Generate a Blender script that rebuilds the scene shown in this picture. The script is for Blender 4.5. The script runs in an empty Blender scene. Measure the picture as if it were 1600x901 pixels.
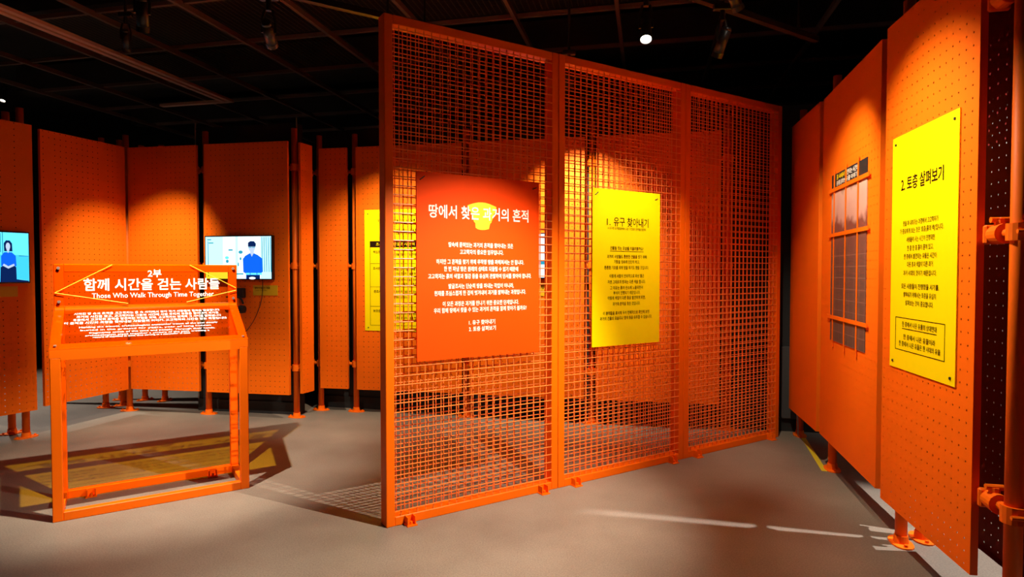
import bpy, math, random
from mathutils import Vector, Matrix
random.seed(4)
SC = bpy.context.scene
COL = SC.collection
PI = math.pi

# ------------------------------------------------------------------ camera, world, exposure
cam_data = bpy.data.cameras.new('camera')
cam_data.sensor_width = 36.0
cam_data.lens = 21.6
cam_data.clip_start = 0.05
cam = bpy.data.objects.new('camera', cam_data)
COL.objects.link(cam)
cam.location = (0, 0, 1.4)
cam.rotation_euler = (PI / 2 - 0.02656, 0, 0)
SC.camera = cam
world = bpy.data.worlds.new('world')
SC.world = world
world.use_nodes = True
world.node_tree.nodes['Background'].inputs[0].default_value = (0.02, 0.018, 0.02, 1)
world.node_tree.nodes['Background'].inputs[1].default_value = 0.3
SC.view_settings.view_transform = 'Standard'
SC.view_settings.look = 'None'
SC.view_settings.exposure = 0.6
SC.view_settings.gamma = 1.0
SC.view_settings.use_curve_mapping = False
SC.cycles.use_denoising = True
SC.cycles.max_bounces = 8
SC.cycles.diffuse_bounces = 5
SC.cycles.transparent_max_bounces = 24
SC.cycles.caustics_reflective = False
SC.cycles.caustics_refractive = False
SC.cycles.sample_clamp_indirect = 4.0

WARM = (1.0, 0.84, 0.60)
# gallery lamps hung on tracks, plus one added behind the right row: position, point it aims at, watts, cone degrees, blend, colour, label
LAMPS = [
    ((-1.90, 3.20, 2.65), (-2.45, 4.40, 0.0), 350, 66, 0.7, (1.0, 0.88, 0.68), 'black track spotlight hanging above the acrylic reading stand'),
    ((0.89, 2.51, 2.70), (-0.42, 3.52, 0.25), 400, 66, 0.75, (1.0, 0.88, 0.68), 'black track spotlight aimed at the red-orange sign on the mesh'),
    ((1.155, 3.49, 2.62), (0.85, 4.25, 1.35), 70, 70, 0.8, WARM, 'black spotlight with a bright rim hanging right of the glowing one'),
    ((0.72, 2.80, 2.85), (1.86, 2.74, 1.5), 160, 66, 0.9, WARM, 'black track spotlight aimed at the yellow soil layer sign'),
    ((1.20, 3.30, 2.80), (2.10, 3.95, 1.45), 120, 62, 0.8, WARM, 'black track spotlight aimed at the photo print behind bars'),
    ((0.71, 3.29, 2.64), (0.45, 2.0, 0.2), 32, 105, 1.0, WARM, 'glowing track spotlight with its lit lens facing the viewer'),
    ((-1.285, 3.32, 2.62), (-1.75, 6.1, 1.3), 30, 40, 0.8, WARM, 'black spotlight angled down above the space left of the mesh'),
    ((-2.95, 4.75, 3.10), (-3.55, 5.95, 1.0), 290, 50, 0.85, WARM, 'black track spotlight lighting the corner of two perforated panels'),
    ((-0.95, 4.75, 2.85), (-1.15, 5.95, 1.2), 180, 72, 0.8, WARM, 'black track spotlight lighting the yellow table board'),
    ((0.45, 4.85, 2.85), (0.60, 5.6, 1.7), 300, 70, 0.9, WARM, 'black track spotlight lighting the panels behind the mesh'),
    ((2.85, 2.98, 3.35), (1.95, 2.70, 0.3), 520, 50, 0.3, (1.0, 0.96, 0.88), 'black track spotlight behind the right row of panels'),
    ((3.60, 3.70, 3.00), (4.10, 5.00, 1.5), 60, 80, 0.6, (1.0, 0.96, 0.9), 'added unseen spotlight for the pale wall behind the right row'),  # added lamp, brightens the pale wall glimpsed through the panel holes
    ((-6.58, 8.00, 3.62), (-6.3, 6.5, 0.0), 12, 70, 0.6, (1.0, 0.96, 0.92), 'tiny far white spotlight above the left edge of the panels'),
    ((-5.60, 6.60, 3.00), (-5.5, 6.8, 0.0), 220, 80, 0.4, (1.0, 0.95, 0.86), 'black track spotlight beyond the left row of panels'),
]

# ------------------------------------------------------------------ materials
def nodes_of(name):
    m = bpy.data.materials.new(name)
    m.use_nodes = True
    nt = m.node_tree
    return m, nt, nt.nodes['Principled BSDF'], nt.nodes['Material Output']

def mat_plain(name, col, rough=0.5, metal=0.0, spec=0.5, noise=0.0, nscale=30.0, bump=0.0, bscale=200.0):
    m, nt, b, out = nodes_of(name)
    b.inputs['Base Color'].default_value = (*col, 1)
    b.inputs['Roughness'].default_value = rough
    b.inputs['Metallic'].default_value = metal
    b.inputs['Specular IOR Level'].default_value = spec
    tc = nt.nodes.new('ShaderNodeTexCoord')
    if noise > 0:
        n = nt.nodes.new('ShaderNodeTexNoise')
        n.inputs['Scale'].default_value = nscale
        n.inputs['Detail'].default_value = 5
        nt.links.new(tc.outputs['Object'], n.inputs['Vector'])
        r = nt.nodes.new('ShaderNodeMapRange')
        r.inputs['To Min'].default_value = 1 - noise
        r.inputs['To Max'].default_value = 1 + noise
        nt.links.new(n.outputs['Fac'], r.inputs['Value'])
        mx = nt.nodes.new('ShaderNodeVectorMath')
        mx.operation = 'SCALE'
        mx.inputs[0].default_value = col
        nt.links.new(r.outputs['Result'], mx.inputs['Scale'])
        nt.links.new(mx.outputs['Vector'], b.inputs['Base Color'])
    if bump > 0:
        n2 = nt.nodes.new('ShaderNodeTexNoise')
        n2.inputs['Scale'].default_value = bscale
        nt.links.new(tc.outputs['Object'], n2.inputs['Vector'])
        bp = nt.nodes.new('ShaderNodeBump')
        bp.inputs['Strength'].default_value = bump
        bp.inputs['Distance'].default_value = 0.002
        nt.links.new(n2.outputs['Fac'], bp.inputs['Height'])
        nt.links.new(bp.outputs['Normal'], b.inputs['Normal'])
    return m

def mat_emit(name, col, strength):
    m = bpy.data.materials.new(name)
    m.use_nodes = True
    nt = m.node_tree
    nt.nodes.remove(nt.nodes['Principled BSDF'])
    e = nt.nodes.new('ShaderNodeEmission')
    e.inputs[0].default_value = (*col, 1)
    e.inputs[1].default_value = strength
    nt.links.new(e.outputs[0], nt.nodes['Material Output'].inputs[0])
    return m

def mat_perforated(name, col, pitch=0.05, radius=0.0042):
    """painted steel sheet with punched holes on a square grid (object space x, z)"""
    m, nt, b, out = nodes_of(name)
    N, L = nt.nodes.new, nt.links.new
    b.inputs['Roughness'].default_value = 0.55
    b.inputs['Specular IOR Level'].default_value = 0.15
    tc = N('ShaderNodeTexCoord')
    n = N('ShaderNodeTexNoise')
    n.inputs['Scale'].default_value = 4
    n.inputs['Detail'].default_value = 6
    L(tc.outputs['Object'], n.inputs['Vector'])
    r = N('ShaderNodeMapRange')
    r.inputs['To Min'].default_value = 0.93
    r.inputs['To Max'].default_value = 1.07
    L(n.outputs['Fac'], r.inputs['Value'])
    mx = N('ShaderNodeVectorMath')
    mx.operation = 'SCALE'
    mx.inputs[0].default_value = col
    L(r.outputs['Result'], mx.inputs['Scale'])
    L(mx.outputs['Vector'], b.inputs['Base Color'])
    s = N('ShaderNodeSeparateXYZ')
    L(tc.outputs['Object'], s.inputs[0])
    sq = []
    for ax in ('X', 'Z'):
        a = N('ShaderNodeMath'); a.operation = 'DIVIDE'; a.inputs[1].default_value = pitch
        L(s.outputs[ax], a.inputs[0])
        f = N('ShaderNodeMath'); f.operation = 'FRACT'
        L(a.outputs[0], f.inputs[0])
        c = N('ShaderNodeMath'); c.operation = 'SUBTRACT'; c.inputs[1].default_value = 0.5
        L(f.outputs[0], c.inputs[0])
        q = N('ShaderNodeMath'); q.operation = 'MULTIPLY'
        L(c.outputs[0], q.inputs[0]); L(c.outputs[0], q.inputs[1])
        sq.append(q)
    ad = N('ShaderNodeMath'); ad.operation = 'ADD'
    L(sq[0].outputs[0], ad.inputs[0]); L(sq[1].outputs[0], ad.inputs[1])
    lt = N('ShaderNodeMath'); lt.operation = 'LESS_THAN'
    lt.inputs[1].default_value = (radius / pitch) ** 2
    L(ad.outputs[0], lt.inputs[0])
    tr = N('ShaderNodeBsdfTransparent')
    mix = N('ShaderNodeMixShader')
    L(lt.outputs[0], mix.inputs[0]); L(b.outputs[0], mix.inputs[1]); L(tr.outputs[0], mix.inputs[2])
    L(mix.outputs[0], out.inputs[0])
    return m

def mat_acrylic(name, col):
    m = bpy.data.materials.new(name)
    m.use_nodes = True
    nt = m.node_tree
    nt.nodes.remove(nt.nodes['Principled BSDF'])
    N, L = nt.nodes.new, nt.links.new
    tr = N('ShaderNodeBsdfTransparent'); tr.inputs[0].default_value = (*[c ** 0.5 for c in col], 1)   # light crosses two faces
    gl = N('ShaderNodeBsdfGlossy'); gl.inputs['Roughness'].default_value = 0.02
    lw = N('ShaderNodeLayerWeight'); lw.inputs[0].default_value = 0.5
    pw = N('ShaderNodeMath'); pw.operation = 'POWER'; pw.inputs[1].default_value = 5.0
    L(lw.outputs['Facing'], pw.inputs[0])
    ma = N('ShaderNodeMath'); ma.operation = 'MULTIPLY_ADD'; ma.inputs[1].default_value = 0.9; ma.inputs[2].default_value = 0.04
    L(pw.outputs[0], ma.inputs[0])
    mix = N('ShaderNodeMixShader')
    L(ma.outputs[0], mix.inputs[0]); L(tr.outputs[0], mix.inputs[1]); L(gl.outputs[0], mix.inputs[2])
    L(mix.outputs[0], nt.nodes['Material Output'].inputs[0])
    return m

def mat_floor():
    m, nt, b, out = nodes_of('polished concrete')
    N, L = nt.nodes.new, nt.links.new
    tc = N('ShaderNodeTexCoord')
    n1 = N('ShaderNodeTexNoise'); n1.inputs['Scale'].default_value = 1.3; n1.inputs['Detail'].default_value = 9; n1.inputs['Roughness'].default_value = 0.62
    n2 = N('ShaderNodeTexNoise'); n2.inputs['Scale'].default_value = 130; n2.inputs['Detail'].default_value = 5
    v = N('ShaderNodeTexVoronoi'); v.inputs['Scale'].default_value = 55
    for x in (n1, n2, v):
        L(tc.outputs['Object'], x.inputs['Vector'])
    cr = N('ShaderNodeValToRGB')
    cr.color_ramp.elements[0].position = 0.3; cr.color_ramp.elements[0].color = (0.175, 0.14, 0.115, 1)
    cr.color_ramp.elements[1].position = 0.72; cr.color_ramp.elements[1].color = (0.27, 0.225, 0.185, 1)
    L(n1.outputs['Fac'], cr.inputs[0])
    r = N('ShaderNodeMapRange'); r.inputs['From Min'].default_value = 0.3; r.inputs['From Max'].default_value = 0.7
    r.inputs['To Min'].default_value = 0.78; r.inputs['To Max'].default_value = 1.2
    L(n2.outputs['Fac'], r.inputs['Value'])
    sp = N('ShaderNodeMapRange'); sp.inputs['From Min'].default_value = 0.03; sp.inputs['From Max'].default_value = 0.12
    sp.inputs['To Min'].default_value = 0.8; sp.inputs['To Max'].default_value = 1.0
    L(v.outputs['Distance'], sp.inputs['Value'])
    mu = N('ShaderNodeMath'); mu.operation = 'MULTIPLY'
    L(r.outputs[0], mu.inputs[0]); L(sp.outputs[0], mu.inputs[1])
    sc = N('ShaderNodeVectorMath'); sc.operation = 'SCALE'
    L(cr.outputs[0], sc.inputs[0]); L(mu.outputs[0], sc.inputs['Scale'])
    L(sc.outputs[0], b.inputs['Base Color'])
    rr = N('ShaderNodeMapRange'); rr.inputs['To Min'].default_value = 0.42; rr.inputs['To Max'].default_value = 0.62
    L(n1.outputs['Fac'], rr.inputs['Value']); L(rr.outputs[0], b.inputs['Roughness'])
    b.inputs['Specular IOR Level'].default_value = 0.35
    bp = N('ShaderNodeBump'); bp.inputs['Strength'].default_value = 0.12; bp.inputs['Distance'].default_value = 0.002
    L(n2.outputs['Fac'], bp.inputs['Height']); L(bp.outputs[0], b.inputs['Normal'])
    return m

def mat_photo():
    """flat print: photograph of an excavation wall, pale boulders over dark brown soil with a survey string grid"""
    m, nt, b, out = nodes_of('excavation photo print')
    N, L = nt.nodes.new, nt.links.new
    tc = N('ShaderNodeTexCoord')
    s = N('ShaderNodeSeparateXYZ'); L(tc.outputs['Object'], s.inputs[0])
    nz = N('ShaderNodeTexNoise'); nz.inputs['Scale'].default_value = 5; nz.inputs['Detail'].default_value = 6
    L(tc.outputs['Object'], nz.inputs['Vector'])
    ad = N('ShaderNodeMath'); ad.operation = 'MULTIPLY_ADD'; ad.inputs[1].default_value = 0.34
    L(nz.outputs['Fac'], ad.inputs[0]); L(s.outputs['Z'], ad.inputs[2])
    cr = N('ShaderNodeValToRGB')
    e = cr.color_ramp.elements
    e[0].position = 0.0; e[0].color = (0.10, 0.065, 0.055, 1)
    e[1].position = 1.0; e[1].color = (0.45, 0.36, 0.36, 1)
    for p, c in ((0.55, (0.13, 0.06, 0.05, 1)), (0.74, (0.20, 0.065, 0.05, 1)), (0.78, (0.55, 0.30, 0.26, 1)), (0.92, (0.62, 0.38, 0.33, 1)), (0.96, (0.30, 0.16, 0.12, 1))):
        k = e.new(p); k.color = c
    mr = N('ShaderNodeMapRange'); mr.inputs['From Min'].default_value = 0.15; mr.inputs['From Max'].default_value = 1.20
    L(ad.outputs[0], mr.inputs['Value']); L(mr.outputs[0], cr.inputs[0])
    br = N('ShaderNodeTexBrick')
    br.offset = 0.0
    br.inputs['Scale'].default_value = 1.0
    br.inputs['Brick Width'].default_value = 0.1
    br.inputs['Row Height'].default_value = 0.07
    br.inputs['Mortar Size'].default_value = 0.002
    br.inputs['Color1'].default_value = (0, 0, 0, 1); br.inputs['Color2'].default_value = (0, 0, 0, 1)
    br.inputs['Mortar'].default_value = (0.10, 0.06, 0.05, 1)
    cb = N('ShaderNodeCombineXYZ'); L(s.outputs['X'], cb.inputs[0]); L(s.outputs['Z'], cb.inputs[1])
    L(cb.outputs[0], br.inputs['Vector'])
    lo = N('ShaderNodeMath'); lo.operation = 'LESS_THAN'; lo.inputs[1].default_value = 0.62
    L(s.outputs['Z'], lo.inputs[0])
    mx = N('ShaderNodeMix'); mx.data_type = 'RGBA'; mx.blend_type = 'ADD'
    L(lo.outputs[0], mx.inputs['Factor']); L(cr.outputs[0], mx.inputs['A']); L(br.outputs['Color'], mx.inputs['B'])
    L(mx.outputs['Result'], b.inputs['Base Color'])
    b.inputs['Roughness'].default_value = 0.45
    return m

ORANGE = (0.90, 0.150, 0.003)
M = dict(
    orange=mat_plain('orange powder coat', ORANGE, 0.5, spec=0.2, noise=0.06, nscale=6, bump=0.08, bscale=400),
    frame=mat_plain('orange painted steel tube', (0.88, 0.135, 0.0), 0.45, spec=0.2, noise=0.06, nscale=8, bump=0.05, bscale=300),
    wire=mat_plain('orange welded wire', (0.85, 0.19, 0.03), 0.4, noise=0.06, nscale=20),
    perf_shaded=mat_perforated('shade-darkened perforated steel', (0.22, 0.022, 0.03)),  # shade on the unlit panel back, put into the steel colour
    perf=mat_perforated('orange perforated steel', ORANGE),
    red=mat_plain('red-orange sign vinyl', (0.92, 0.060, 0.0), 0.6, spec=0.1, noise=0.02),
    yellow=mat_plain('yellow sign vinyl', (0.95, 0.74, 0.0), 0.6, spec=0.1, noise=0.02),
    yellow_shape=mat_plain('yellow printed shape', (0.95, 0.60, 0.0), 0.5, noise=0.02),
    white_ink=mat_plain('white lettering', (0.85, 0.82, 0.76), 0.7, spec=0.05, noise=0.01),
    dark_ink=mat_plain('dark brown lettering', (0.02, 0.009, 0.004), 0.8, spec=0.0, noise=0.01),
    black=mat_plain('matt black', (0.012, 0.011, 0.012), 0.6, noise=0.2),
    black_metal=mat_plain('black lacquered metal', (0.02, 0.018, 0.018), 0.4, noise=0.1),
    wall=mat_plain('black painted wall', (0.016, 0.015, 0.018), 0.7, noise=0.15, nscale=3, bump=0.1),
    ceiling=mat_plain('dark painted ceiling', (0.065, 0.052, 0.05), 0.85, noise=0.35, nscale=2.2, bump=0.2, bscale=60),
    ceil_bar=mat_plain('dark ceiling bar', (0.26, 0.17, 0.14), 0.6, noise=0.2, nscale=5),
    ceil_mesh=mat_plain('dark expanded metal', (0.16, 0.115, 0.065), 0.6, noise=0.3, nscale=30),
    rail=mat_plain('pale lighting rail', (0.85, 0.50, 0.38), 0.5, noise=0.05),
    acrylic=mat_acrylic('orange clear acrylic', (0.98, 0.60, 0.02)),
    etch=mat_plain('fluorescent yellow acrylic edge', (0.95, 0.55, 0.03), 0.4, noise=0.01),
    steel=mat_plain('zinc screw', (0.55, 0.42, 0.34), 0.35, metal=0.8, noise=0.05),
    tape=mat_plain('yellow floor tape', (0.75, 0.60, 0.02), 0.55, noise=0.05),
    tape_dim=mat_plain('mustard caption card', (0.62, 0.36, 0.0), 0.55, noise=0.02),
    grey=mat_plain('dark grey cabinet', (0.05, 0.05, 0.055), 0.6, noise=0.1),
    pale=mat_plain('pale added wall', (0.6, 0.56, 0.54), 0.7, noise=0.04, nscale=3),  # for the added wall beyond the right row
    cable=mat_plain('pale grey cable', (0.4, 0.38, 0.36), 0.5, noise=0.05),
    photo=mat_photo(),
    bezel=mat_plain('glossy black bezel', (0.01, 0.01, 0.014), 0.25, noise=0.05),
    lens=mat_emit('lit lamp lens', (1.0, 0.92, 0.78), 14.0),
    lens_dim=mat_emit('lamp lens glow', (1.0, 0.9, 0.75), 6.0),
    floor=mat_floor(),
    scr_sky=mat_emit('screen pale cyan', (0.50, 0.86, 1.0), 0.95),
    scr_white=mat_emit('screen white', (0.80, 0.95, 1.0), 1.0),
    scr_cyan=mat_emit('screen cyan', (0.05, 0.55, 0.95), 0.9),
    scr_cyan2=mat_emit('screen light cyan', (0.12, 0.72, 1.0), 0.95),
    scr_blue=mat_emit('screen blue', (0.005, 0.12, 0.78), 0.85),
    scr_navy=mat_emit('screen navy', (0.004, 0.02, 0.12), 0.6),
    scr_skin=mat_emit('screen skin', (0.45, 0.55, 0.72), 0.9),
    scr_teal=mat_emit('screen teal', (0.03, 0.38, 0.55), 0.7),
)

# ------------------------------------------------------------------ mesh helpers
class MB:
    def __init__(self):
        self.v = []; self.f = []; self.mi = []; self.cur = 0
    def add(self, vs, fs, mi=None):
        o = len(self.v)
        self.v += [tuple(p) for p in vs]
        for f in fs:
            self.f.append([i + o for i in f]); self.mi.append(self.cur if mi is None else mi)
        return self
    def box(self, x0, x1, y0, y1, z0, z1, bev=0.0, mi=None):
        if bev <= 0:
            vs = [(x, y, z) for z in (z0, z1) for y in (y0, y1) for x in (x0, x1)]
            fs = [(0, 2, 3, 1), (4, 5, 7, 6), (0, 1, 5, 4), (2, 6, 7, 3), (0, 4, 6, 2), (1, 3, 7, 5)]
            return self.add(vs, fs, mi)
        # chamfered box: hull of 24 points
        b = bev
        vs = []; idx = {}
        for a, X in enumerate((x0, x1)):
            for c, Y in enumerate((y0, y1)):
                for d, Z in enumerate((z0, z1)):
                    sx = b if a == 0 else -b; sy = b if c == 0 else -b; sz = b if d == 0 else -b
                    for k, p in enumerate(((X, Y + sy, Z + sz), (X + sx, Y, Z + sz), (X + sx, Y + sy, Z))):
                        idx[(a, c, d, k)] = len(vs); vs.append(p)
        I = idx
        fs = [[I[(0, 0, 0, 0)], I[(0, 0, 1, 0)], I[(0, 1, 1, 0)], I[(0, 1, 0, 0)]], [I[(1, 0, 0, 0)], I[(1, 1, 0, 0)], I[(1, 1, 1, 0)], I[(1, 0, 1, 0)]],
              [I[(0, 0, 0, 1)], I[(1, 0, 0, 1)], I[(1, 0, 1, 1)], I[(0, 0, 1, 1)]], [I[(0, 1, 0, 1)], I[(0, 1, 1, 1)], I[(1, 1, 1, 1)], I[(1, 1, 0, 1)]],
              [I[(0, 0, 0, 2)], I[(0, 1, 0, 2)], I[(1, 1, 0, 2)], I[(1, 0, 0, 2)]], [I[(0, 0, 1, 2)], I[(1, 0, 1, 2)], I[(1, 1, 1, 2)], I[(0, 1, 1, 2)]]]
        for c in (0, 1):
            for d in (0, 1):
                fs.append([I[(0, c, d, 1)], I[(1, c, d, 1)], I[(1, c, d, 2)], I[(0, c, d, 2)]])
        for a in (0, 1):
            for d in (0, 1):
                fs.append([I[(a, 0, d, 0)], I[(a, 1, d, 0)], I[(a, 1, d, 2)], I[(a, 0, d, 2)]])
            for c in (0, 1):
                fs.append([I[(a, c, 0, 0)], I[(a, c, 1, 0)], I[(a, c, 1, 1)], I[(a, c, 0, 1)]])
        for a in (0, 1):
            for c in (0, 1):
                for d in (0, 1):
                    fs.append([I[(a, c, d, 0)], I[(a, c, d, 1)], I[(a, c, d, 2)]])
        return self.add(vs, fs, mi)
    def cyl(self, p0, p1, r0, n=16, r1=None, caps=True, mi=None):
        p0, p1 = Vector(p0), Vector(p1)
        r1 = r0 if r1 is None else r1
        d = (p1 - p0).normalized()
        u = d.orthogonal().normalized(); w = d.cross(u)
        vs = []
        for p, r in ((p0, r0), (p1, r1)):
            for i in range(n):
                a = 2 * PI * (i + 0.5) / n
                vs.append(p + u * (r * math.cos(a)) + w * (r * math.sin(a)))
        fs = [(i, (i + 1) % n, n + (i + 1) % n, n + i) for i in range(n)]
        if caps:
            fs += [tuple(range(n - 1, -1, -1)), tuple(range(n, 2 * n))]
        return self.add(vs, fs, mi)
    def tube(self, pts, r, n=8, mi=None):
        """swept tube along a polyline"""
        pts = [Vector(p) for p in pts]
        vs = []; fs = []
        u = None
        for i, p in enumerate(pts):
            d = (pts[min(i + 1, len(pts) - 1)] - pts[max(i - 1, 0)]).normalized()
            u = d.orthogonal().normalized() if u is None else (u - d * u.dot(d)).normalized()
            w = d.cross(u)
            for k in range(n):
                a = 2 * PI * k / n
                vs.append(p + u * (r * math.cos(a)) + w * (r * math.sin(a)))
        for i in range(len(pts) - 1):
            for k in range(n):
                fs.append((i * n + k, i * n + (k + 1) % n, (i + 1) * n + (k + 1) % n, (i + 1) * n + k))
        fs += [tuple(range(n - 1, -1, -1)), tuple(range((len(pts) - 1) * n, len(pts) * n))]
        return self.add(vs, fs, mi)
    def prism(self, poly, y0, y1, mi=None):
        """outline in (x, z), extruded along y from y0 (front) to y1"""
        n = len(poly)
        vs = [(x, y0, z) for x, z in poly] + [(x, y1, z) for x, z in poly]
        fs = [tuple(range(n)), tuple(range(2 * n - 1, n - 1, -1))] + [(i, n + i, n + (i + 1) % n, (i + 1) % n) for i in range(n)]
        return self.add(vs, fs, mi)
    def mesh(self, name, mats, smooth=False):
        me = bpy.data.meshes.new(name)
        me.from_pydata(self.v, [], self.f)
        for m in (mats if isinstance(mats, (list, tuple)) else [mats]):
            me.materials.append(m)
        me.polygons.foreach_set('material_index', self.mi)
        if smooth:
            me.polygons.foreach_set('use_smooth', [len(f) <= 4 for f in self.f])
        me.update()
        return me
    def obj(self, name, mats, parent=None, smooth=False):
        o = bpy.data.objects.new(name, self.mesh(name, mats, smooth))
        COL.objects.link(o)
        if parent is not None:
            o.parent = parent
        return o

def B(*a, **k): return MB().box(*a, **k)
def link(name, me, parent=None, loc=None):
    o = bpy.data.objects.new(name, me); COL.objects.link(o)
    if parent is not None: o.parent = parent
    if loc is not None: o.location = loc
    return o
def tag(o, label, cat, group=None):
    o['label'] = label; o['category'] = cat
    if group: o['group'] = group
    return o
def thing(name, label, cat, loc=(0, 0, 0), rz=0.0, group=None):
    o = bpy.data.objects.new(name, None)
    COL.objects.link(o)
    o.empty_display_size = 0.1
    o.location = loc; o.rotation_euler = (0, 0, rz)
    return tag(o, label, cat, group)
def structure(o):
    o['kind'] = 'structure'
    return o

def text_into(mb, body, cx, cz, width, size, y, bold=0.0, mi=None, left=False):
    """one line of lettering laid in the x,z plane, centred on cx,cz and fitted to width"""
    cu = bpy.data.curves.new('line', 'FONT')
    cu.body = body
    cu.size = size
    cu.resolution_u = 2
    cu.offset = bold * size
    cu.align_x = 'LEFT'
    o = bpy.data.objects.new('line', cu)
    me = bpy.data.meshes.new_from_object(o)
    co = [v.co.copy() for v in me.vertices]
    if co:
        x0 = min(c.x for c in co); x1 = max(c.x for c in co)
        z0 = min(c.y for c in co); z1 = max(c.y for c in co)
        k = width / (x1 - x0) if width else 1.0
        ox = cx if left else cx - (x1 - x0) * k / 2
        vs = [(ox + (c.x - x0) * k, y, cz + c.y - (z0 + z1) / 2) for c in co]
        mb.add(vs, [tuple(p.vertices) for p in me.polygons], mi)
    bpy.data.objects.remove(o); bpy.data.curves.remove(cu); bpy.data.meshes.remove(me)

def warm_font():
    # one pass over every character used, so that later lines find their glyphs loaded
    cu = bpy.data.curves.new('line', 'FONT')
    cu.body = GLYPHS
    o = bpy.data.objects.new('line', cu)
    me = bpy.data.meshes.new_from_object(o)
    bpy.data.objects.remove(o); bpy.data.curves.remove(cu); bpy.data.meshes.remove(me)
GLYPHS = '※가간감거건걷것게겨견겹계고과관구굴그기까깔께나내낸냅노는니다단대도돌되됩두둥든들등땅때떠띕라란람래럽렇려로른를리릴만말면모무문묻물박발밝번벗보볼부사산살상색서소속수순스습시식심씩아안야어업없에여연온올요우원위유으은을의이인임입있자작재적전정조준중지진질짓찰찾책체쳐초추출층태토튼파펴표하학한할함합해했행헤혀현형확흔흙히'
warm_font()

# ------------------------------------------------------------------ the room
AX = math.radians(-12.5)                      # the hall runs 12.5 degrees off the view
U = Vector((math.sin(-AX), math.cos(-AX), 0))  # into the depth
V = Vector((math.cos(-AX), -math.sin(-AX), 0)) # to the right
structure(B(-11, 9, -5, 12, -0.2, 0).obj('floor', M['floor']))
structure(B(-11, 9, -5, 12, 4.5, 4.7).obj('ceiling', M['ceiling']))
structure(B(-11, 9, 12, 12.2, 0, 4.5).obj('wall_far', M['wall']))
structure(B(-11.2, -11, -5, 12, 0, 4.5).obj('wall_left', M['wall']))
structure(B(9, 9.2, -5, 12, 0, 4.5).obj('wall_right', M['wall']))
structure(B(-11, 9, -5.2, -5, 0, 4.5).obj('wall_near', M['wall']))

def wall_seg(name, p, q, th, z0, z1, mat):
    d = Vector(q) - Vector(p)
    o = B(0, d.length, 0, th, z0, z1).obj(name, mat)
    o.location = (p[0], p[1], 0); o.rotation_euler = (0, 0, math.atan2(d.y, d.x))
    return structure(o)
wall_seg('wall_back', (-2.02, 6.40), (4.2, 4.99), 0.15, 0, 2.85, M['wall'])
wall_seg('wall_back_left', (-3.18, 6.22), (-2.10, 6.01), 0.12, 0, 2.85, M['wall'])
wall_seg('wall_added_right', (3.0, 5.2), (5.6, 4.61), 0.03, 0, 2.85, M['pale'])  # unseen wall added as a bright backing for the panel holes
wall_seg('baseboard_back', (-2.03, 6.385), (4.2, 4.975), 0.012, 0, 0.12, M['black'])
wall_seg('baseboard_back_left', (-3.185, 6.205), (-2.105, 5.995), 0.012, 0, 0.12, M['black'])
wall_seg('trim_1', (-3.192, 6.219), (-3.182, 6.217), 0.01, 0, 2.9, M['cable'])
wall_seg('trim_2', (-2.098, 6.003), (-2.090, 6.001), 0.01, 0, 2.9, M['ceil_bar'])

# ceiling grid: bars of about one metre pitch, each a piece of the ceiling
def bar(name, p, q, w, h, mat, parent=None):
    p, q = Vector(p), Vector(q)
    d = q - p
    o = B(0, d.length, -w / 2, w / 2, -h / 2, h / 2).obj(name, mat, parent)
    o.location = p
    o.rotation_euler = (0, -math.asin(d.z / d.length), math.atan2(d.y, d.x))
    return o
GZ = 3.8
CEIL_ROOT = Vector((0, 0, 0))
grid = thing('ceiling_grid', 'dark suspended grid of thin bars under the black ceiling', 'ceiling grid', (0, 0, GZ))
def gp(v, u, z=0.0):
    p = V * v + U * u
    return (p.x, p.y, z)
for i in range(-8, 6):
    v = -0.288 + i * 0.953
    bar('grid_bar', gp(v, -2, 0), gp(v, 10.5, 0), 0.035, 0.05, M['ceil_bar'], grid)
for j in range(0, 10):
    u = 0.98 + j * 0.96
    bar('cross_bar', gp(-8, u, 0.03), gp(5, u, 0.03), 0.03, 0.04, M['ceil_bar'], grid)
# expanded metal trays resting on some of the cells
def tray(iv, iu, label):
    v0 = -0.288 + iv * 0.953; u0 = 0.98 + iu * 0.96
    mb = MB()
    for k in range(33):
        t = k / 32
        mb.add([gp(v0 + .03, u0 + .03 + t * .90, .06), gp(v0 + .94, u0 + .03 + t * .90, .06), gp(v0 + .94, u0 + .045 + t * .90, .068), gp(v0 + .03, u0 + .045 + t * .90, .068)], [(0, 1, 2, 3)])
    for k in range(17):
        t = k / 16
        mb.add([gp(v0 + .03 + t * .9, u0 + .03, .062), gp(v0 + .04 + t * .9, u0 + .03, .062), gp(v0 + .04 + t * .9, u0 + .94, .062), gp(v0 + .03 + t * .9, u0 + .94, .062)], [(0, 1, 2, 3)])
    o = mb.obj('expanded_metal', M['ceil_mesh'], grid)
for iv, iu in ((-1, 3), (0, 3), (-1, 4), (0, 4), (-2, 3), (-3, 4), (-4, 5), (-3, 3), (1, 4), (-5, 5), (-4, 4), (-5, 4), (-2, 4), (1, 3), (-6, 4), (-6, 5)):
    tray(iv, iu, '')
# beams and ducts above
for k, (u, w) in enumerate(((5.2, 0.25), (7.4, 0.3), (9.4, 0.25))):
    bm_ = bar('trim_%d' % (k + 3), gp(-9, u, 4.2), gp(6, u, 4.2), w, 0.35, M['ceiling'])
    structure(bm_)
duct = MB()
duct.cyl(gp(-1.2, 2.6, 4.15), gp(-1.2, 5.6, 4.15), 0.17, 20)
tag(duct.obj('air_duct', M['ceiling'], None, True), 'round dark air duct running along the ceiling', 'duct')

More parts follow.
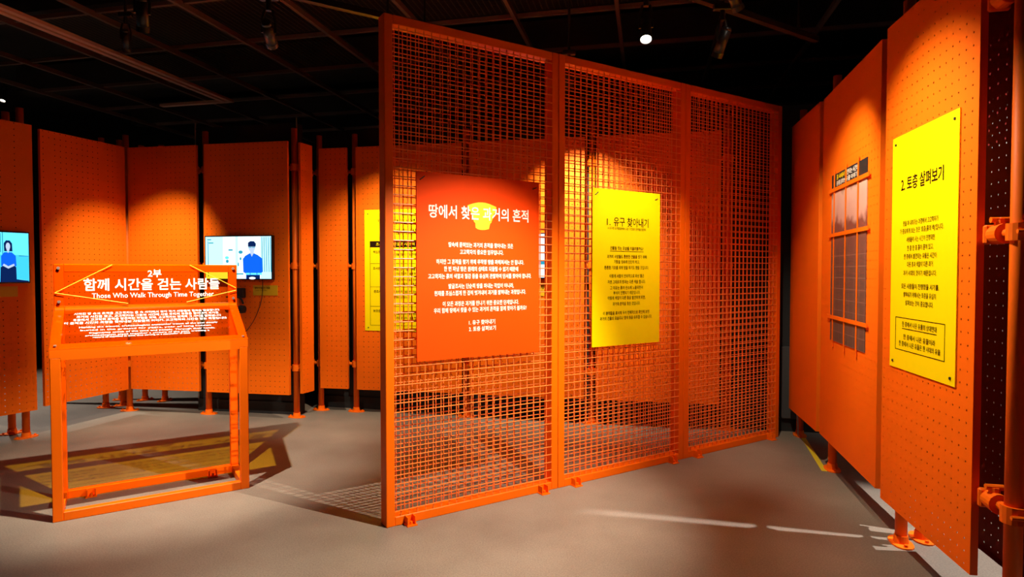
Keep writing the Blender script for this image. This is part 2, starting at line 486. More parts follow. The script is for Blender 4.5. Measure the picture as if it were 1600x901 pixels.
# pale double rail on the upper left
rl = thing('lighting_rail', 'long pale double rail running along the dark ceiling at left', 'rail', (0, 0, 3.5))
LV = -5.06
for s in (-0.045, 0.045):
    bar('rail_strip', gp(LV + s, 2.2), gp(LV + s, 6.67), 0.05, 0.03, M['rail'], rl)
bar('rail_web', gp(LV, 2.2, 0.015), gp(LV, 6.67, 0.015), 0.05, 0.02, M['black'], rl)
bar('end_strip', gp(LV - 0.95, 6.67), gp(LV + 0.07, 6.67), 0.06, 0.03, M['rail'], rl)

# ------------------------------------------------------------------ gallery lamps
def lamp(pos, aim, watts, cone, blend, col, label, i):
    pos, aim = Vector(pos), Vector(aim)
    d = (aim - pos).normalized()
    t = thing('track_spotlight', label, 'spotlight', pos, 0, 'black track spotlights')
    back = -d * 0.135
    hb = MB()
    hb.cyl(back, -d * 0.012, 0.027, 20, 0.029)
    hb.cyl(back * 1.12, back, 0.020, 20, 0.027)
    h = hb.obj('housing', M['black_metal'], t, True)
    rim = MB()
    n = 24
    u = d.orthogonal().normalized(); w = d.cross(u)
    for k in range(n):
        a0, a1 = 2 * PI * k / n, 2 * PI * (k + 1) / n
        pts = []
        for a in (a0, a1):
            e = u * math.cos(a) + w * math.sin(a)
            pts += [e * 0.029 - d * 0.014, e * 0.032 - d * 0.014, e * 0.032 + d * 0.012, e * 0.029 + d * 0.012]
        rim.add(pts, [(1, 5, 6, 2), (2, 6, 7, 3), (3, 7, 4, 0), (0, 4, 5, 1)])
    rim.obj('rim', M['black_metal'], t)
    MB().cyl(-d * 0.011, -d * 0.004, 0.028, 20).obj('lens', M['lens'] if i in (5, 12) else M['lens_dim'], t)
    yk = MB()
    side = d.cross(Vector((0, 0, 1)))
    side = side.normalized() if side.length > 1e-3 else Vector((1, 0, 0))
    c = back * 0.55
    top = Vector((0, 0, 0.12)) + c
    for s in (-1, 1):
        yk.tube([c + side * 0.032 * s, c + side * 0.034 * s + Vector((0, 0, 0.06)), top + side * 0.02 * s], 0.007, 6)
    yk.cyl(top - Vector((0, 0, 0.005)), top + Vector((0, 0, 0.05)), 0.014, 10)
    yk.obj('yoke', M['black_metal'], t)
    ad = MB()
    ad.box(top.x - 0.05, top.x + 0.05, top.y - 0.018, top.y + 0.018, top.z + 0.05, top.z + 0.085, 0.004)
    ad.cyl(top + Vector((0, 0, 0.085)), (top.x, top.y, (2.895 if i in (2, 5, 6) else 3.8) - pos.z), 0.011, 8)
    ad.obj('hanger', M['black_metal'], t)
    L = bpy.data.lights.new('lamp_light', 'SPOT')
    L.energy = watts; L.color = col; L.spot_size = math.radians(cone); L.spot_blend = blend; L.shadow_soft_size = 0.006 if i == 1 else 0.015
    lo = bpy.data.objects.new('lamp_light', L)
    COL.objects.link(lo); lo.parent = t
    lo.location = d * 0.03
    lo.rotation_euler = (-d).to_track_quat('Z', 'Y').to_euler()
    return t
for i, a in enumerate(LAMPS):
    lamp(*a, i)

# hanging tracks parallel to the mesh partition
FR = 0.563866
FD = Vector((math.cos(FR), math.sin(FR), 0))
for (x, y, l0, l1, lab) in ((0.72, 3.25, -2.2, 1.5, 'black lighting track hung from the ceiling in front of the mesh partition'),
                            (-1.30, 3.35, -1.6, 1.1, 'black lighting track hung from the ceiling above the reading stand')):
    t = thing('lighting_track', lab, 'lighting track', (x, y, 2.90), FR, 'black lighting tracks')
    B(-abs(l0), l1, -0.018, 0.018, 0, 0.035).obj('track_bar', M['black_metal'], t)
    for xx in (-abs(l0) + 0.2, l1 - 0.2):
        MB().cyl((xx, 0, 0.035), (xx, 0, 0.87), 0.007, 8).obj('suspension_rod', M['black_metal'], t)

# ------------------------------------------------------------------ mesh partition: three framed panels
PW = 1.1667; PH = 2.79; FT = 0.05; FD_ = 0.085
A0 = Vector((-0.686, 3.325, 0))
def mesh_panel(k, label):
    o = A0 + FD * (PW * k)
    t = thing('mesh_panel', label, 'mesh panel', o, FR, 'orange mesh partition panels')
    w = PW - 0.004
    B(0, FT, 0, FD_, 0, PH, 0.003).obj('stile', M['frame'], t)
    B(w - FT, w, 0, FD_, 0, PH, 0.003).obj('stile', M['frame'], t)
    B(FT, w - FT, 0, FD_, PH - FT, PH, 0.003).obj('top_rail', M['frame'], t)
    B(FT, w - FT, 0, FD_, 0.0, FT, 0.003).obj('bottom_rail', M['frame'], t)
    for nm, y, off in (('front_wire_mesh', 0.008, 0.0), ('rear_wire_mesh', FD_ - 0.008, 0.0)):
        mb = MB()
        r = 0.0032
        nx = 22; nz = 54
        sx = (w - 2 * FT) / nx; sz = (PH - 2 * FT) / nz
        for i in range(0, nx):
            x = FT + 0.037 + i * 0.0494
            if x < w - FT:
                mb.cyl((x, y, FT - 0.01), (x, y, PH - FT + 0.01), r, 6, caps=False)
        for j in range(0, nz):
            z = FT + 0.03 + j * 0.0498
            if z < PH - FT:
                mb.cyl((FT - 0.01, y + (-0.0045 if y < 0.04 else 0.0045), z), (w - FT + 0.01, y + (-0.0045 if y < 0.04 else 0.0045), z), r, 6, caps=False)
        g = mb.obj(nm, M['wire'], t)
        g['kind'] = 'stuff'
    for x in (0.13, w - 0.13):
        mb = MB()
        mb.box(x - 0.03, x + 0.03, -0.055, 0.0, 0.0, 0.006)
        mb.box(x - 0.025, x - 0.019, -0.045, 0.0, 0.006, 0.05)
        mb.box(x + 0.019, x + 0.025, -0.045, 0.0, 0.006, 0.05)
        mb.cyl((x, -0.032, 0.006), (x, -0.032, 0.022), 0.009, 6)
        mb.obj('floor_bracket', M['frame'], t)
    return t
mesh_panel(0, 'orange steel mesh panel carrying the red-orange sign')
mesh_panel(1, 'middle orange steel mesh panel carrying a yellow sign')
mesh_panel(2, 'bare orange steel mesh panel without a sign at the far end')

def local_on_frame(s, off):
    n = Vector((FD.y, -FD.x, 0))
    return A0 + FD * s + n * off

# red-orange sign on the first panel
SG = thing('information_sign', 'large red-orange sign with white lettering tied to the mesh', 'sign', local_on_frame(0.176, 0.012), FR, 'exhibition text signs')
SG.location.z = 0.903
B(0, 0.825, -0.006, 0, 0, 1.055).obj('board', M['red'], SG)
mb = MB()
vase = []
for k in range(9):
    a = k / 8
    vase.append((0.319 + 0.194 * a, 0.885 + 0.022 * math.sin(PI * a)))
vase += [(0.512, 0.858), (0.497, 0.845), (0.478, 0.79), (0.470, 0.785), (0.462, 0.753)]
for k in range(1, 6):
    a = k / 6
    vase.append((0.462 - 0.09 * a, 0.753 - 0.008 * math.sin(PI * a)))
vase += [(0.372, 0.757), (0.370, 0.785), (0.362, 0.79), (0.340, 0.848), (0.322, 0.860)]
mb.add([(x, -0.0068, z) for x, z in vase], [tuple(range(len(vase) - 1, -1, -1))])
mb.obj('vase_shape', M['yellow_shape'], SG)
mb = MB()
text_into(mb, '땅에서 찾은 과거의 흔적', 0.408, 0.841, 0.670, 0.082, -0.0078, 0.016)
mb.obj('title_lettering', M['white_ink'], SG)
mb = MB()
S1 = [('땅속에 묻혀있는 과거의 흔적을 찾아내는 것은', .413, .655, .436), ('고고학자의 중요한 임무입니다.', .415, .614, .294),
      ('하지만 그 흔적을 찾기 위해 무작정 땅을 파헤쳐서는 안 됩니다.', .414, .557, .591), ('한 번 파낸 땅은 원래의 상태로 되돌릴 수 없기 때문에', .417, .516, .501),
      ('고고학자는 흙의 색깔과 질감 등을 유심히 관찰하여 단서를 찾아야 합니다.', .416, .474, .696), ('발굴조사는 단순히 땅을 파내는 작업이 아니라,', .415, .416, .441),
      ('현재를 조심스럽게 한 겹씩 벗겨내어 과거를 밝혀내는 과정입니다.', .415, .377, .618), ('이 모든 과정은 과거를 만나기 위한 중요한 단계입니다.', .415, .316, .515),
      ('우리 함께 땅에서 찾을 수 있는 과거의 흔적을 함께 찾아가 볼까요?', .416, .279, .627), ('1. 유구 찾아내기', .415, .203, .178), ('2. 토층 살펴보기', .417, .165, .182)]
for s, x, z, w in S1:
    text_into(mb, s, x, z, w, 0.031, -0.0076, 0.014)
mb.obj('body_lettering', M['white_ink'], SG)['kind'] = 'stuff'

def zip_ties(root, w, h, y=-0.007):
    for (x, z, dx, dz) in ((0.035, h - 0.035, 0.018, 0.014), (w - 0.035, h - 0.04, 0.018, 0.008)):
        MB().tube([(x - dx, y + 0.006, z - dz), (x - dx * .5, y - 0.003, z - dz * .5), (x + dx * .5, y - 0.003, z + dz * .5), (x + dx, y + 0.006, z + dz)], 0.0028, 6).obj('cable_tie', M['black'], root)
zip_ties(SG, 0.825, 1.055)

# yellow sign on the second panel
SY = thing('information_sign', 'yellow sign with dark lettering tied to the middle mesh panel', 'sign', local_on_frame(1.43, 0.012), FR, 'exhibition text signs')
SY.location.z = 0.90
B(0, 0.622, -0.006, 0, 0, 1.058).obj('board', M['yellow'], SY)
mb = MB()
text_into(mb, '유구 찾아내기', .347, .843, .324, 0.068, -0.0076, 0.008)
mb2 = MB()
text_into(mb2, '1.', .140, .838, .032, 0.062, -0.0076, 0.008)
mb2.obj('title_number', M['dark_ink'], SY)
mb.obj('title_lettering', M['dark_ink'], SY)
mb = MB()
text_into(mb, '※ 유구란 유적발굴에서 나온 구조물의 흔적을 말한다', .308, .797, .354, 0.020, -0.0076, 0.004)
S2 = [('건물을 짓는 모습을 떠올려볼까요?', .308, .663, .307), ('과거의 사람들도 튼튼한 건물을 짓기 위해', .309, .606, .366), ('기둥을 땅속에 단단히 박고,', .307, .570, .236),
      ('튼튼한 기초를 위해 땅을 파기도 했을 것입니다.', .308, .531, .408), ('이렇게 사람이 인위적으로 파낸 흙은', .309, .474, .320), ('자연 그대로의 땅과는 다른 색을 띕니다.', .307, .434, .349),
      ('그 이유는 흙이 산소에 노출되면서', .306, .394, .302), ('부식이 진행되기 때문입니다.', .309, .359, .249), ('이렇게 색깔이 다른 흙을 발견하게 되면,', .308, .324, .349),
      ('과거의 흔적을 찾은 것입니다.', .306, .284, .255), ('이 흔적들을 표시해 두어 전체적으로 확인해 보면', .307, .222, .426), ('과거의 건물의 모습이나 형태 등을 유추할 수 있습니다.', .306, .187, .480)]
for s, x, z, w in S2:
    text_into(mb, s, x, z, w, 0.027, -0.0076, 0.006)
mb.obj('body_lettering', M['dark_ink'], SY)['kind'] = 'stuff'
B(.308 - .155, .308 + .155, -0.0072, -0.006, .641, .644).obj('underline', M['dark_ink'], SY)
zip_ties(SY, 0.622, 1.058)

# ------------------------------------------------------------------ perforated panels
ZB, ZT = 0.24, 2.625
RIM = 0.027
def panel(p, q, label, flip=False, group='orange perforated panels'):
    p, q = Vector((*p, 0)), Vector((*q, 0))
    d = q - p
    t = thing('perforated_panel', label, 'perforated panel', (p.x, p.y, ZB), math.atan2(d.y, d.x), group)
    w = d.length; h = ZT - ZB
    s = B(0, w, 0, 0.002, 0, h).obj('sheet', M['perf_shaded' if flip else 'perf'], t)
    mb = MB()
    mb.box(0, 0.002, 0.002, RIM, 0, h); mb.box(w - 0.002, w, 0.002, RIM, 0, h)
    mb.box(0.002, w - 0.002, 0.002, RIM, h - 0.002, h); mb.box(0.002, w - 0.002, 0.002, RIM, 0, 0.002)
    mb.box(0.002, 0.022, RIM - 0.002, RIM, 0.002, h - 0.002); mb.box(w - 0.022, w - 0.002, RIM - 0.002, RIM, 0.002, h - 0.002)
    mb.obj('rim', M['perf_shaded' if flip else 'orange'], t)
    return t, d.normalized(), w
PL = {}
def P(key, p, q, label, **k):
    PL[key] = panel(p, q, label, **k)
P('L1', (-4.42, 4.355), (-4.003, 5.154), 'orange perforated panel at the left edge carrying a screen')
P('L2', (-4.04, 5.29), (-3.80, 6.06), 'blank orange perforated panel left of the inner corner behind the stand')
P('L3', (-3.79, 6.085), (-3.046, 5.957), 'blank orange perforated panel right of the inner corner behind the stand')
P('L4', (-2.96, 5.93), (-2.10, 5.77), 'dim orange perforated panel carrying the screen with the man in blue')
P('L5', (-2.0, 5.84), (-1.94, 6.0), 'very narrow orange perforated panel turned sideways at the step')
P('L6', (-1.92, 6.13), (-1.63, 6.08), 'narrow blank orange perforated panel between two black gaps')
P('L7', (-1.533, 6.05), (-0.483, 5.85), 'orange perforated panel carrying the yellow table board')
P('L8', (-0.406, 5.815), (0.658, 5.594), 'brightly lit orange perforated panel seen through the mesh behind the signs')
P('L9', (0.759, 5.565), (1.818, 5.357), 'orange perforated panel behind the far mesh panel, fading to dark')
P('R1', (2.37, 5.23), (2.215, 4.45), 'farthest blank orange perforated panel of the right row')
P('R2', (2.216, 4.40), (1.949, 3.268), 'orange perforated panel of the right row with the photo print')
P('R3', (1.895, 3.133), (1.755, 2.326), 'nearest orange perforated panel carrying the yellow soil layer sign')
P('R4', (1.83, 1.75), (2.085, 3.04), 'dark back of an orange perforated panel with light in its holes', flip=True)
P('R5', (2.19, 3.27), (2.41, 4.38), 'orange perforated panel on the rear side of the photo panel')

# ------------------------------------------------------------------ poles with flanges and pipe clamps
PR = 0.028
tube_me = MB().cyl((0, 0, 0), (0, 0, 2.77), PR, 20).mesh('tube', M['orange'], True)
fl_ = MB()
ring = []
for k in range(24):
    a = 2 * PI * k / 24
    r = 0.052 + 0.036 * abs(math.cos(a)) ** 3
    ring.append((r * math.cos(a), r * math.sin(a)))
fl_.add([(x, y, 0) for x, y in ring] + [(x, y, 0.008) for x, y in ring], [tuple(range(24, 48))] + [(i, (i + 1) % 24, 24 + (i + 1) % 24, 24 + i) for i in range(24)])
fl_.cyl((0, 0, 0.008), (0, 0, 0.045), 0.036, 20, 0.032)
flange_me = fl_.mesh('base_flange', M['orange'])
bolt_me = MB().cyl((0, 0, 0), (0, 0, 0.012), 0.009, 6).mesh('bolt', M['frame'])
cl = MB()
n = 16
for (z0, z1, r) in ((-0.03, 0.03, 0.040),):
    cl.cyl((0, 0, z0), (0, 0, z1), r, n)
cl.box(-0.052, 0.0, -0.030, -0.012, -0.026, 0.026, 0.004)
cl.cyl((-0.045, -0.05, 0), (-0.045, 0.03, 0), 0.008, 8)
clamp_me = cl.mesh('clamp', M['orange'])
st = MB()
st.cyl((0.03, 0, 0), (0.10, 0, 0), 0.016, 12)
st.cyl((0.085, 0, 0), (0.155, 0, 0), 0.037, 18, 0.034)
st.box(0.150, 0.172, -0.036, 0.036, -0.036, 0.036, 0.006)
stub_me = st.mesh('stub_tube', M['orange'])
kn = MB()
kn.cyl((0.125, 0, 0.03), (0.125, 0, 0.052), 0.018, 8)
kn.cyl((0.125, -0.03, 0.052), (0.125, 0.03, 0.052), 0.011, 8)
knob_me = kn.mesh('clamp_bolt', M['orange'])
def pole(x, y, rz, label, clamps=(0.48, 1.46, 2.40), side=-1):
    t = thing('support_pole', label, 'pole', (x, y, 0), rz, 'orange support poles')
    link('tube', tube_me, t)
    f = link('base_flange', flange_me, t)
    for a in (0.0, PI):
        link('bolt', bolt_me, f, (0.066 * math.cos(a), 0.066 * math.sin(a), 0.008))
    for z in clamps:
        c = link('clamp', clamp_me, t, (0, 0, z))
        if side:
            if side < 0:
                c.rotation_euler = (0, 0, PI)
            link('stub_tube', stub_me, c)
            link('clamp_bolt', knob_me, c)
    return t
RA = math.radians(-12)
pole(-4.115, 5.17, 1.09, 'orange pole at the right edge of the leftmost screen panel', side=0)
pole(-4.34, 5.30, 1.09, 'orange pole behind the leftmost screen panel', ())
pole(-3.87, 6.19, 0.3, 'orange pole at the inner corner of the blank panels', side=0)
pole(-3.0, 6.05, RA, 'orange pole at the left edge of the screen panel with headphones')
pole(-2.08, 5.905, RA, 'orange pole right of the screen panel, at the step', side=-1)
pole(-1.94, 6.22, RA, 'orange pole at the left edge of the narrow panel')
pole(-1.565, 6.15, RA, 'orange pole at the left edge of the yellow board panel')
pole(-0.435, 5.93, RA, 'orange pole seen through the mesh behind the red-orange sign')
pole(0.735, 5.66, RA, 'orange pole seen through the mesh beside the yellow sign')
pole(1.90, 5.44, RA, 'orange pole seen through the far mesh panel')
pole(2.01, 3.14, -1.79, 'orange pole between the photo panel and the yellow sign panel', side=-1)
pole(2.15, 3.19, -1.79, 'orange pole just behind the one beside the yellow sign panel', ())
pole(2.275, 4.33, -1.79, 'orange pole behind the far edge of the photo panel', side=-1)
pole(2.47, 5.24, -1.79, 'orange pole at the far end of the right row', ())
pole(1.765, 2.14, -1.79, 'thick nearest orange pole at the right edge of the view', (0.55, 1.54, 2.40), side=-1)
for k, (x, y, lab) in enumerate(((-4.20, 6.32, 'leftmost of the orange pole feet glimpsed below the left blank panel'), (-4.08, 6.42, 'second of the orange pole feet glimpsed below the left blank panel'),
                               (-4.29, 6.72, 'short-looking far orange pole in the shadow left of the inner corner'), (-4.02, 6.70, 'far orange pole just right of the inner corner, below the panel'),
                               (-3.78, 6.66, 'far orange pole in the dark below the blank panel right of the corner'), (-4.92, 6.55, 'far orange pole behind the gap beside the leftmost screen panel'))):
    pole(x, y, 0.3 * k, lab, (), 0)

# ------------------------------------------------------------------ things hung on the panels
def on_panel(key, x, z, off=0.001):
    t, d, w = PL[key]
    n = Vector((d.y, -d.x, 0))
    p = Vector((t.location.x, t.location.y, 0)) + d * x + n * off
    return (p.x, p.y, z), math.atan2(d.y, d.x)

# yellow soil layer sign
loc, rz = on_panel('R3', 0.10, 0.94)
S3 = thing('information_sign', 'yellow sign with dark lettering and a framed note on the right row', 'sign', loc, rz, 'exhibition text signs')
B(0, 0.60, -0.005, 0, 0, 1.11).obj('board', M['yellow'], S3)
mb = MB()
text_into(mb, '2. 토층 살펴보기', .292, .874, .388, 0.070, -0.0062, 0.012)
mb.obj('title_lettering', M['dark_ink'], S3)
mb = MB()
S3L = [('땅을 파 내려가는 과정에서 고고학자가', .288, .688, .325), ("가 중요하게 보는 것은 '토층(흙의 색)'입니다.", .293, .650, .400), ('사람들이 사는 시간이 진행되면', .291, .611, .260),
       ('한 층 한 층 흙이 묻혀 있고,', .291, .571, .243), ('한 층에서 발견되는 유물은 시간이', .289, .533, .302), ('다른 층과 색깔이 다른 과거', .291, .496, .237),
       ('과거 시대의 것이기 때문입니다.', .289, .456, .308), ('모든 사람들이 진행했을 시기를,', .291, .394, .349), ('밝혀내기 위해서는 토층을 유심히', .291, .356, .299), ('살펴보는 것이 중요합니다.', .290, .318, .261),
       ('한 층에서 나온 유물의 상대연대', .291, .216, .320), ('한 층에서 나온 유물이라', .294, .157, .296), ('한 층에서 나온 유물은 한 시대의 유물', .293, .123, .384)]
for s, x, z, w in S3L:
    text_into(mb, s, x, z, w, 0.027, -0.0062, 0.006)
mb.obj('body_lettering', M['dark_ink'], S3)['kind'] = 'stuff'
B(.131, .451, -0.0062, -0.005, .193, .196).obj('underline', M['dark_ink'], S3)
for x0, x1, z0, z1 in ((.061, .519, .243, .246), (.061, .519, .090, .093), (.061, .064, .090, .246), (.516, .519, .090, .246)):
    B(x0, x1, -0.0062, -0.005, z0, z1).obj('note_frame_line', M['dark_ink'], S3)
for x in (0.035, 0.565):
    for z in (0.03, 1.075):
        MB().cyl((x, -0.005, z), (x, -0.009, z), 0.006, 10).obj('screw', M['black'], S3)

# photo print behind orange bars
loc, rz = on_panel('R2', 0.26, 0.945)
PH_ = thing('photo_print', 'tall excavation photo print behind thin orange bars with a black header', 'print', loc, rz)
B(0, 0.71, -0.004, 0, 0, 0.985).obj('picture', M['photo'], PH_)
B(0, 0.71, -0.004, 0, 1.01, 1.10).obj('header_strip', M['black'], PH_)
mb = MB(); mb2 = MB()
text_into(mb2, '흙 속에서', .20, 1.073, .17, 0.036, -0.0052, 0.012)
text_into(mb, '발견되는 시간의', .43, 1.073, .24, 0.036, -0.0052, 0.012)
text_into(mb, '층위를 살펴보는', .21, 1.034, .19, 0.034, -0.0052, 0.012)
text_into(mb, '유물 이야기', .43, 1.034, .22, 0.034, -0.0052, 0.012)
mb.obj('white_lettering', M['white_ink'], PH_)
mb2.obj('yellow_lettering', M['yellow'], PH_)
for x in (0.07, 0.325, 0.565):
    B(x - 0.008, x + 0.008, -0.0095, -0.0055, -0.04, 1.13).obj('upright_bar', M['orange'], PH_)
for z in (0.997, 0.70, 0.158):
    B(-0.05, 0.77, -0.0135, -0.0095, z - 0.012, z + 0.012).obj('cross_bar', M['orange'], PH_)

# screens
def screen(key, x, z, w, h, label, shapes):
    loc, rz = on_panel(key, x, z, 0.0)
    t = thing('display_screen', label, 'screen', loc, rz, 'wall screens')
    mb = MB()
    mb.box(0, w, -0.045, -0.002, 0, h, 0.004)
    mb.obj('housing', M['bezel'], t)
    mb = MB()
    b = 0.011
    mats = [M[k] for k in ('scr_sky', 'scr_white', 'scr_cyan', 'scr_cyan2', 'scr_blue', 'scr_navy', 'scr_skin', 'scr_teal')]
    mb.add([(b, -0.0455, b), (w - b, -0.0455, b), (w - b, -0.0455, h - b), (b, -0.0455, h - b)], [(0, 1, 2, 3)], shapes[0])
    for k, (mi, poly) in enumerate(shapes[1]):
        y = -0.0457 - 0.00012 * k
        mb.add([(b + px * (w - 2 * b), y, b + pz * (h - 2 * b)) for px, pz in poly], [tuple(range(len(poly)))], mi)
    o = mb.obj('picture', mats, t)
    return t
def rect(x0, x1, z0, z1): return [(x0, z0), (x1, z0), (x1, z1), (x0, z1)]
def oval(cx, cz, rx, rz, n=18): return [(cx + rx * math.cos(2 * PI * k / n), cz + rz * math.sin(2 * PI * k / n)) for k in range(n)]
man = [(1, rect(0.27, 0.46, 0.0, 1.0)), (1, rect(0.50, 0.84, 0.0, 1.0)), (1, rect(0.0, 0.44, 0.0, 0.34)), (7, rect(0.035, 0.045, 0.05, 0.9)),
       (3, oval(0.33, 0.50, 0.03, 0.035)), (7, oval(0.335, 0.415, 0.022, 0.04)), (7, rect(0.355, 0.42, 0.665, 0.70)), (7, oval(0.54, 0.63, 0.032, 0.04)), (7, oval(0.538, 0.475, 0.014, 0.035)), (7, rect(0.495, 0.512, 0.30, 0.38)),
       (7, rect(0.05, 0.125, 0.84, 0.865)), (7, rect(0.03, 0.09, 0.92, 0.945)), (7, rect(0.45, 0.58, 0.10, 0.13))]
for k in range(5):
    man.append((7, [(0.865 + k * 0.032, 0.16), (0.875 + k * 0.032, 0.16), (0.868 + k * 0.032, 0.98), (0.858 + k * 0.032, 0.98)]))
man += [(4, [(0.62, 0.0), (0.83, 0.0), (0.83, 0.12), (0.87, 0.16), (0.865, 0.48), (0.80, 0.56), (0.745, 0.60), (0.675, 0.60), (0.61, 0.54), (0.575, 0.47), (0.58, 0.16), (0.62, 0.12)]),
        (6, [(0.685, 0.62), (0.71, 0.52), (0.745, 0.62), (0.74, 0.70), (0.69, 0.70)]), (6, oval(0.712, 0.74, 0.052, 0.105)),
        (5, [(0.655, 0.76), (0.77, 0.76), (0.775, 0.83), (0.745, 0.885), (0.69, 0.89), (0.655, 0.85)]), (7, rect(0.662, 0.708, 0.735, 0.755)), (7, rect(0.716, 0.762, 0.735, 0.755)),
        (5, rect(0.63, 0.83, 0.0, 0.085)), (1, oval(0.715, 0.015, 0.05, 0.03)),
        (3, rect(0.62, 0.68, 0.095, 0.14)), (3, rect(0.69, 0.78, 0.095, 0.14)), (3, rect(0.79, 0.86, 0.095, 0.14))]
screen('L4', 0.03, 1.327, 0.71, 0.42, 'wall screen showing a man in a blue shirt, above the headphones', (0, man))
woman = [(3, rect(0.0, 1.0, 0.55, 1.0)), (2, [(0.70, 0.06), (0.98, 0.02), (0.98, 0.53), (0.70, 0.55)]), (2, rect(0.30, 0.70, 0.0, 0.55)), (7, rect(0.44, 0.455, 0.2, 1.0)), (7, rect(0.36, 0.42, 0.6, 0.98)),
         (5, rect(0.70, 0.98, 0.525, 0.535)), (5, [(0.62, 0.0), (1.0, 0.0), (1.0, 0.02), (0.62, 0.06)]),
         (5, [(0.47, 0.62), (0.465, 0.78), (0.50, 0.84), (0.56, 0.84), (0.595, 0.78), (0.60, 0.62)]),
         (4, [(0.42, 0.33), (0.42, 0.52), (0.47, 0.60), (0.59, 0.60), (0.65, 0.53), (0.66, 0.33), (0.60, 0.28), (0.47, 0.28)]),
         (5, [(0.40, 0.0), (0.41, 0.30), (0.46, 0.33), (0.62, 0.33), (0.655, 0.30), (0.66, 0.0)]),
         (6, [(0.44, 0.33), (0.53, 0.27), (0.63, 0.33), (0.62, 0.37), (0.53, 0.32), (0.46, 0.37)]), (6, oval(0.53, 0.72, 0.035, 0.075)), (6, [(0.505, 0.66), (0.53, 0.58), (0.555, 0.66)])]
woman = [(mi, [(min(0.997, 0.726 + (px - 0.42) * 0.62), pz) for px, pz in poly]) for mi, poly in woman]
screen('L1', 0.9015 - 0.05 - 0.72, 1.31, 0.72, 0.42, 'wall screen at the left edge showing a seated woman in blue', (3, woman))
# third screen behind the mesh, on the lit panel
screen('L8', 0.25, 1.34, 0.62, 0.42, 'white glowing wall screen glimpsed beside the red-orange sign through the mesh', (1, [(0, rect(0.1, 0.5, 0.1, 0.9)), (7, rect(0.6, 0.8, 0.3, 0.4))]))

# caption cards
def card(key, x, z, w, h, label, m):
    loc, rz = on_panel(key, x, z, 0.0005)
    t = thing('caption_card', label, 'caption card', loc, rz, 'caption cards')
    B(0, w, -0.004, 0, 0, h).obj('board', M[m], t)
    mb = MB()
    text_into(mb, '함께 시간을 걷는 사람들', 0.02, h * 0.74, w * 0.62, 0.022, -0.0048, 0.01, left=True)
    text_into(mb, '고고학자의 이야기를 찾아보기', 0.02, h * 0.50, w * 0.5, 0.014, -0.0048, 0.0, left=True)
    mb.obj('lettering', M['dark_ink'], t)
card('L4', 0.51, 1.18, 0.255, 0.096, 'mustard caption card under the screen with the man in blue', 'tape_dim')
card('L1', 0.9015 - 0.125 - 0.42, 1.20, 0.42, 0.085, 'mustard caption card under the screen with the seated woman', 'tape_dim')
card('L8', 0.62, 1.18, 0.25, 0.10, 'mustard caption card under the glowing screen behind the mesh', 'tape_dim')

# yellow table board
loc, rz = on_panel('L7', 0.092, 0.827, 0.001)
TB = thing('table_board', 'yellow board with a ruled staff table behind the mesh post', 'sign', loc, rz)
TW, TH = 0.80, 1.181
B(0, TW, -0.005, 0, 0, TH).obj('board', M['yellow'], TB)
mb = MB()
mb.box(0.055, TW - 0.055, -0.0062, -0.005, 0.815, 0.875)
for z in (0.655, 0.428, 0.238, 0.052):
    mb.box(0.055, TW - 0.055, -0.0062, -0.005, z, z + 0.003)
for x in (0.055, TW - 0.058):
    mb.box(x, x + 0.003, -0.0062, -0.005, 0.052, 0.815)
mb.obj('table_lines', M['dark_ink'], TB)
mb = MB()
for s, x, z, w in (('발굴조사단은', .19, 1.075, .10), ('책임조사원', .15, .77, .12), ('조사원', .125, .61, .075), ('준조사원', .145, .385, .10), ('보조원', .125, .195, .075)):
    text_into(mb, s, x, z, w, 0.031, -0.0066, 0.012)
for z, ws in ((1.075, (.34, .5)), (1.045, (.3,)), (.98, (.42,)), (.95, (.38,)), (.785, (.40,)), (.745, (.36,)), (.60, (.34,)), (.56, (.40,)), (.50, (.38,)), (.46, (.42,)), (.385, (.3,)), (.33, (.2,)), (.17, (.38,)), (.13, (.40,))):
    text_into(mb, '조사 과정을 관찰하고 발굴 현재를 찾는 사람', .26, z, ws[0], 0.026, -0.0066, 0.006, left=True)
mb.obj('lettering', M['dark_ink'], TB)['kind'] = 'stuff'
mb = MB()
text_into(mb, '조사', .15, .845, .06, 0.034, -0.0068, 0.012)
text_into(mb, '발굴조사단의 과정', .45, .845, .30, 0.034, -0.0068, 0.012)
mb.obj('header_lettering', M['yellow'], TB)
for x in (0.035, TW - 0.035):
    for z in (0.03, TH - 0.04):
        MB().cyl((x, -0.005, z), (x, -0.008, z), 0.006, 10).obj('screw', M['black'], TB)

# headphones on a hook below the middle screen
loc, rz = on_panel('L4', 0.36, 1.05, 0.0)
HP = thing('headphones', 'black headphones hanging on a hook below the blue shirt screen', 'headphones', loc, rz)
B(-0.005, 0.075, -0.05, 0, 0.105, 0.20, 0.008).obj('hook_block', M['black'], HP)
B(-0.09, 0.02, -0.075, -0.05, 0.108, 0.122, 0.003).obj('hook_arm', M['black'], HP)
mb = MB()
pts = []
for k in range(15):
    a = PI * (0.98 - 0.96 * k / 14)
    pts.append((0.005 + 0.078 * math.cos(a), -0.062, 0.045 + 0.075 * math.sin(a)))
mb.tube(pts, 0.010, 8)
mb.obj('headband', M['black'], HP, True)
for s in (-1, 1):
    mb = MB()
    x = 0.005 + 0.075 * s
    mb.cyl((x - 0.016 * s, -0.062, 0.0), (x + 0.016 * s, -0.062, 0.0), 0.040, 18, 0.034)
    mb.cyl((x - 0.032 * s, -0.062, 0.0), (x - 0.016 * s, -0.062, 0.0), 0.036, 18, 0.040)
    mb.obj('ear_cup', M['black'], HP, True)
loc, rz = on_panel('L4', 0.0, 0.0, 0.0)
cb = bpy.data.objects.new('screen_cable', None)
mb = MB()
pts = []
